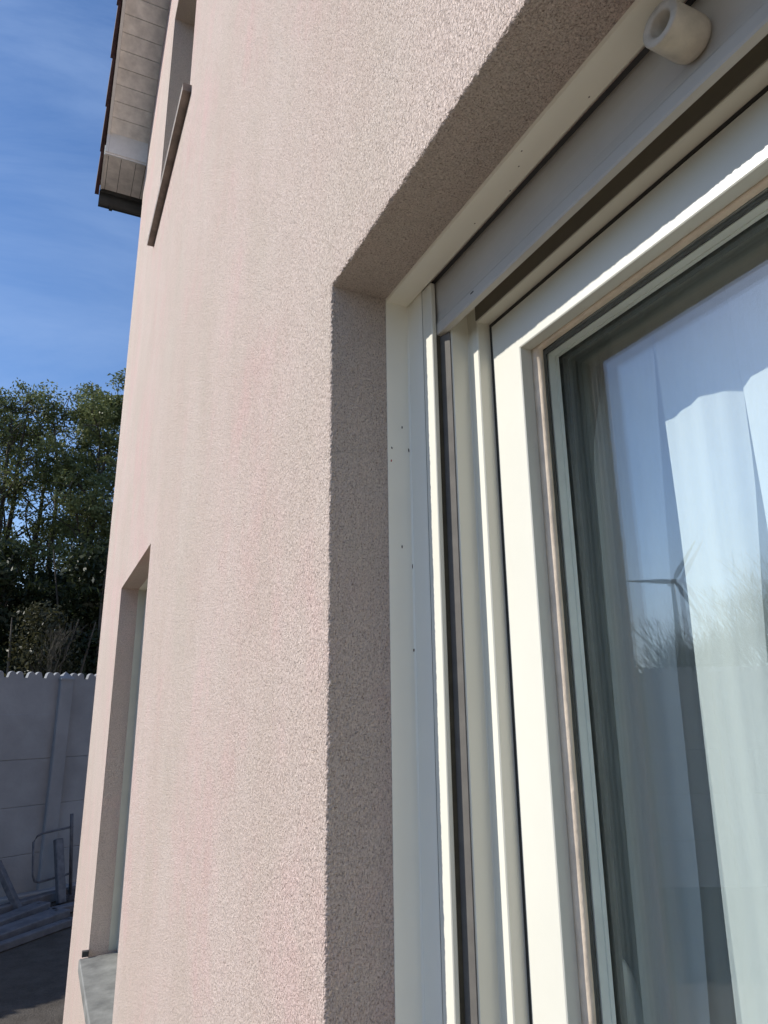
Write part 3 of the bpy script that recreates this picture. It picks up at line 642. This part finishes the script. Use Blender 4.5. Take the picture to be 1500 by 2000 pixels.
def tree(name, label, x, y, h, spread, leafmat, seed, per=420, size=0.07, bare=0.35, ncl=46, bark=m_bark, cat='tree', grp='trees beyond the fence', stems=3, lean=0.0):
    rnd = random.Random(seed); root = empty(name, (x, y, 0), label=label, category=cat, group=grp)
    bm = bmesh.new(); cl, rd = [], []
    for s in range(stems):
        ang = rnd.uniform(0, 6.28); r0 = h * 0.013 + 0.02; P = [Vector((x + rnd.uniform(-.2, .2), y + rnd.uniform(-.2, .2), -0.05))]
        steps = 9; dv = Vector((math.cos(ang) * 0.12 * (stems > 1) + lean, math.sin(ang) * 0.12 * (stems > 1), 1))
        for i in range(steps):
            dv += Vector((rnd.uniform(-.1, .1), rnd.uniform(-.1, .1), 0)); P.append(P[-1] + dv.normalized() * h * 0.92 / steps)
        rad = [r0 * (1 - 0.88 * i / steps) for i in range(steps + 1)]
        tube(bm, P, rad, 7, up=Vector((0, 1, 0)))
        for i in range(2, steps + 1):
            f = i / steps
            if f < bare: continue
            for q in range(rnd.choice((2, 3))):
                a2 = rnd.uniform(0, 6.28); L = spread * rnd.uniform(0.5, 1.1) * (1.15 - 0.65 * abs(f - 0.62) * 1.6) * (0.6 if f > .95 else 1)
                d2 = Vector((math.cos(a2), math.sin(a2), rnd.uniform(0.3, 1.0))).normalized(); Q = [P[i]]
                for k in range(4):
                    d2 = (d2 + Vector((rnd.uniform(-.22, .22), rnd.uniform(-.22, .22), rnd.uniform(-.1, .18)))).normalized(); Q.append(Q[-1] + d2 * L / 4)
                tube(bm, Q, [max(0.012, rad[i] * 0.5 * (1 - k / 5)) for k in range(5)], 5, up=Vector((0, 1, 0)))
                for k in (2, 3, 4):
                    if Q[k].z < h * 1.02: cl.append(np.array(Q[k]) + np.random.default_rng(seed * 100 + len(cl)).normal(size=3) * 0.18); rd.append(spread * rnd.uniform(0.14, 0.30))
                    for _ in range(2):
                        e = Q[k] + Vector((rnd.uniform(-1, 1), rnd.uniform(-1, 1), rnd.uniform(-.4, .8))).normalized() * spread * rnd.uniform(.2, .4)
                        tube(bm, [Q[k], (Q[k] + e) / 2 + Vector((0, 0, .04)), e], [0.011, 0.008, 0.004], 4, up=Vector((0, 1, 0)))
                        if rnd.random() < .75 and e.z < h * 1.04: cl.append(np.array(e)); rd.append(spread * rnd.uniform(0.08, 0.2))
    under(obj('trunk', bm, bark), root)
    if leafmat:
        o = bpy.data.objects.new('crown', leaf_mesh('crown', cl, rd, per, size, leafmat, seed)); COL.objects.link(o); under(o, root)
    return root

TR = [(-1.55, 17.6, 9.7, 1.7, m_leafA, 'pale green tall tree at the far left of the row behind the fence'),
      (-0.35, 17.2, 9.6, 1.45, m_leafA, 'slender thin crowned tree in the middle of the row behind the fence'),
      (0.85, 16.8, 9.55, 1.6, m_leafA, 'dense bushy crowned tree touching the house corner in the picture'),
      (-3.6, 18.4, 9.9, 2.0, m_leafA, 'tall tree out past the left end of the visible tree row'),
      (2.6, 18.2, 9.0, 1.9, m_leafA, 'tall tree hidden mostly behind the house corner')]
for i, (x, y, h, sp, mt, lb) in enumerate(TR):
    tree('broadleaf_tree', lb, x, y, h, sp, mt, 11 + i * 7, per=(300, 330, 1000, 400, 400)[i], size=0.047, bare=0.30)
def shrub(label, x, y, h, sp, mat, seed, name='evergreen_shrub', per=900, size=0.07):
    rnd = random.Random(seed); root = empty(name, (x, y, 0), label=label, category='shrub', group='dark shrubs behind the fence')
    bm = bmesh.new(); cl, rd = [], []
    for s in range(5):
        a = rnd.uniform(0, 6.28); P = [Vector((x, y, -.05))]
        for i in range(5): P.append(P[-1] + Vector((math.cos(a) * .14, math.sin(a) * .14, 1)).normalized() * h * .19 + Vector((rnd.uniform(-.1, .1), rnd.uniform(-.1, .1), 0)))
        tube(bm, P, [.05, .045, .04, .03, .02, .01], 6, up=Vector((0, 1, 0)))
    under(obj('trunk', bm, m_bark), root)
    for k in range(60):
        f = rnd.uniform(0.02, 1); a = rnd.uniform(0, 6.28); r = sp * math.sqrt(rnd.random()) * (1 - 0.55 * f ** 2)
        cl.append(np.array((x + math.cos(a) * r, y + math.sin(a) * r, h * f * 0.95))); rd.append(rnd.uniform(.28, .55))
    o = bpy.data.objects.new('crown', leaf_mesh('crown', cl, rd, per, size, mat, seed)); COL.objects.link(o); under(o, root)
SH = [(-2.6, 14.9, 5.2, 1.3, m_leafB, 'dark shrub farthest left behind the fence'), (-1.35, 14.6, 5.4, 1.1, m_leafB, 'dark tall shrub behind the fence at the left picture edge'),
      (-0.30, 15.2, 4.7, 1.0, m_leafB, 'dark shrub behind the fence under the middle tree'), (0.75, 14.5, 5.6, 1.1, m_leafB, 'blackish dense shrub behind the fence beside the house corner'),
      (1.9, 15.0, 5.2, 1.3, m_leafB, 'dark shrub behind the fence hidden by the house'), (-0.75, 16.6, 4.9, 1.3, m_leafB, 'deep green shrub filling the gap between two trees'), (0.3, 16.4, 5.1, 1.3, m_leafB, 'deep green shrub at the back of the thicket')]
for i, (x, y, h, sp, mt, lb) in enumerate(SH): shrub(lb, x, y, h, sp, mt, 301 + i)
shrub('brown leaved thin shrub just behind the fence', -0.10, 13.2, 4.0, 0.55, m_leafC, 333, per=700, size=0.04)
DEAD = True
# bare tree mirrored in the pane
def bare_tree(x, y, h, seed, label, r0=.05, bark=None, name='bare_tree', stems=11, trunk=1.5, grp=None):
    rnd = random.Random(seed); root = empty(name, (x, y, 0), label=label, category='tree'); bark = bark or m_bark
    bm = bmesh.new(); tube(bm, [Vector((x, y, -.05)), Vector((x, y, trunk + .1))], [r0 * 2.4, r0 * 1.5], 8, up=Vector((0, 1, 0))); ob = obj('trunk', bm, bark); under(ob, root)
    bm = bmesh.new()
    def grow(p, d, L, r, lev):
        q = p + d * L * .5 + Vector((rnd.uniform(-.04, .04), rnd.uniform(-.04, .04), 0)); e = q + (d + Vector((0, 0, .12))).normalized() * L * .5
        tube(bm, [p, q, e], [r, r * .8, r * .6], 4 if lev else 6, cap=False, up=Vector((0, 1, 0)))
        if lev >= (5 if r0 > .04 else 4) or r < .0015: return
        for _ in range(4 if lev < 2 else 3):
            dd_ = (d + Vector((rnd.uniform(-.55, .55), rnd.uniform(-.55, .55), rnd.uniform(-.1, .35)))).normalized()
            grow(e if rnd.random() < .6 else q, dd_, L * rnd.uniform(.6, .85), r * .55, lev + 1)
    for k in range(stems):
        a = k * 2.4; sp_ = .45 if stems > 6 else .6; grow(Vector((x, y, trunk * (1 if stems > 6 else .55 + .45 * k / stems) + .08 * (k % 3))), Vector((math.cos(a) * sp_, math.sin(a) * sp_, 1)).normalized(), h * .25 * (1 if stems > 6 else .75), r0, 0)
    under(obj('branches', bm, bark), root)
bare_tree(0.05, 12.9, 2.1, 29, 'thin pale leafless dead tree just behind the fence', r0=.022, bark=m_dead, name='dead_tree', stems=4, trunk=3.1)
bare_tree(-11.1, 8.6, 4.3, 5, 'bare fan shaped tree reflected in the window pane')
bare_tree(-9.2, 9.0, 2.7, 8, 'small bare bush reflected low in the pane left of the bare tree')

# ================================================================ wind turbine (mirrored in the pane)
def turbine(rng, az, hub, R_):
    x, y = -rng * math.sin(az), rng * math.cos(az); zh = hub + E
    root = empty('wind_turbine', (x, y, 0), label='distant three bladed wind turbine reflected in the window pane', category='wind turbine')
    bm = bmesh.new(); tube(bm, [Vector((x, y, -1)), Vector((x, y, zh))], [2.0, 1.1], 12, up=Vector((0, 1, 0))); under(obj('tower', bm, m_turb, smooth=True), root)
    f = Vector((-x, -y, 0)).normalized(); f = (f + Vector((f.y, -f.x, 0)) * 0.25).normalized(); s = f.cross(Vector((0, 0, 1))).normalized(); c = Vector((x, y, zh))
    bm = bmesh.new(); tube(bm, [c - f * 5, c + f * 1.5, c + f * 3.2], [1.9, 1.8, 1.2], 8); under(obj('nacelle', bm, m_turb), root)
    bm = bmesh.new(); tube(bm, [c + f * 3.2, c + f * 4.2, c + f * 5.2], [1.5, 1.3, .3], 10); under(obj('hub', bm, m_turb, smooth=True), root)
    for k in range(3):
        a = math.radians(BL[k]); d = s * math.cos(a) + Vector((0, 0, 1)) * math.sin(a); n_ = d.cross(f)
        bm = bmesh.new(); rows = []
        for t, wd, th in ((0.02, .7, .7), (.12, 1.5, .6), (.25, 1.9, .45), (.6, 1.1, .25), (1, .3, .1)):
            p = c + f * 4 + d * R_ * t; rows.append([bm.verts.new(p + n_ * wd + f * 0), bm.verts.new(p + f * th), bm.verts.new(p - n_ * wd * .6), bm.verts.new(p - f * th)])
        for A, B in zip(rows, rows[1:]):
            for j in range(4): bm.faces.new((A[j], A[(j + 1) % 4], B[(j + 1) % 4], B[j]))
        bm.faces.new(rows[0]); bm.faces.new(rows[-1]); under(obj('blade', bm, m_turb), root)
BL = (178, 58, -62)
turbine(430, math.radians(47.75), 430 * math.tan(math.radians(8.96)) , 27)
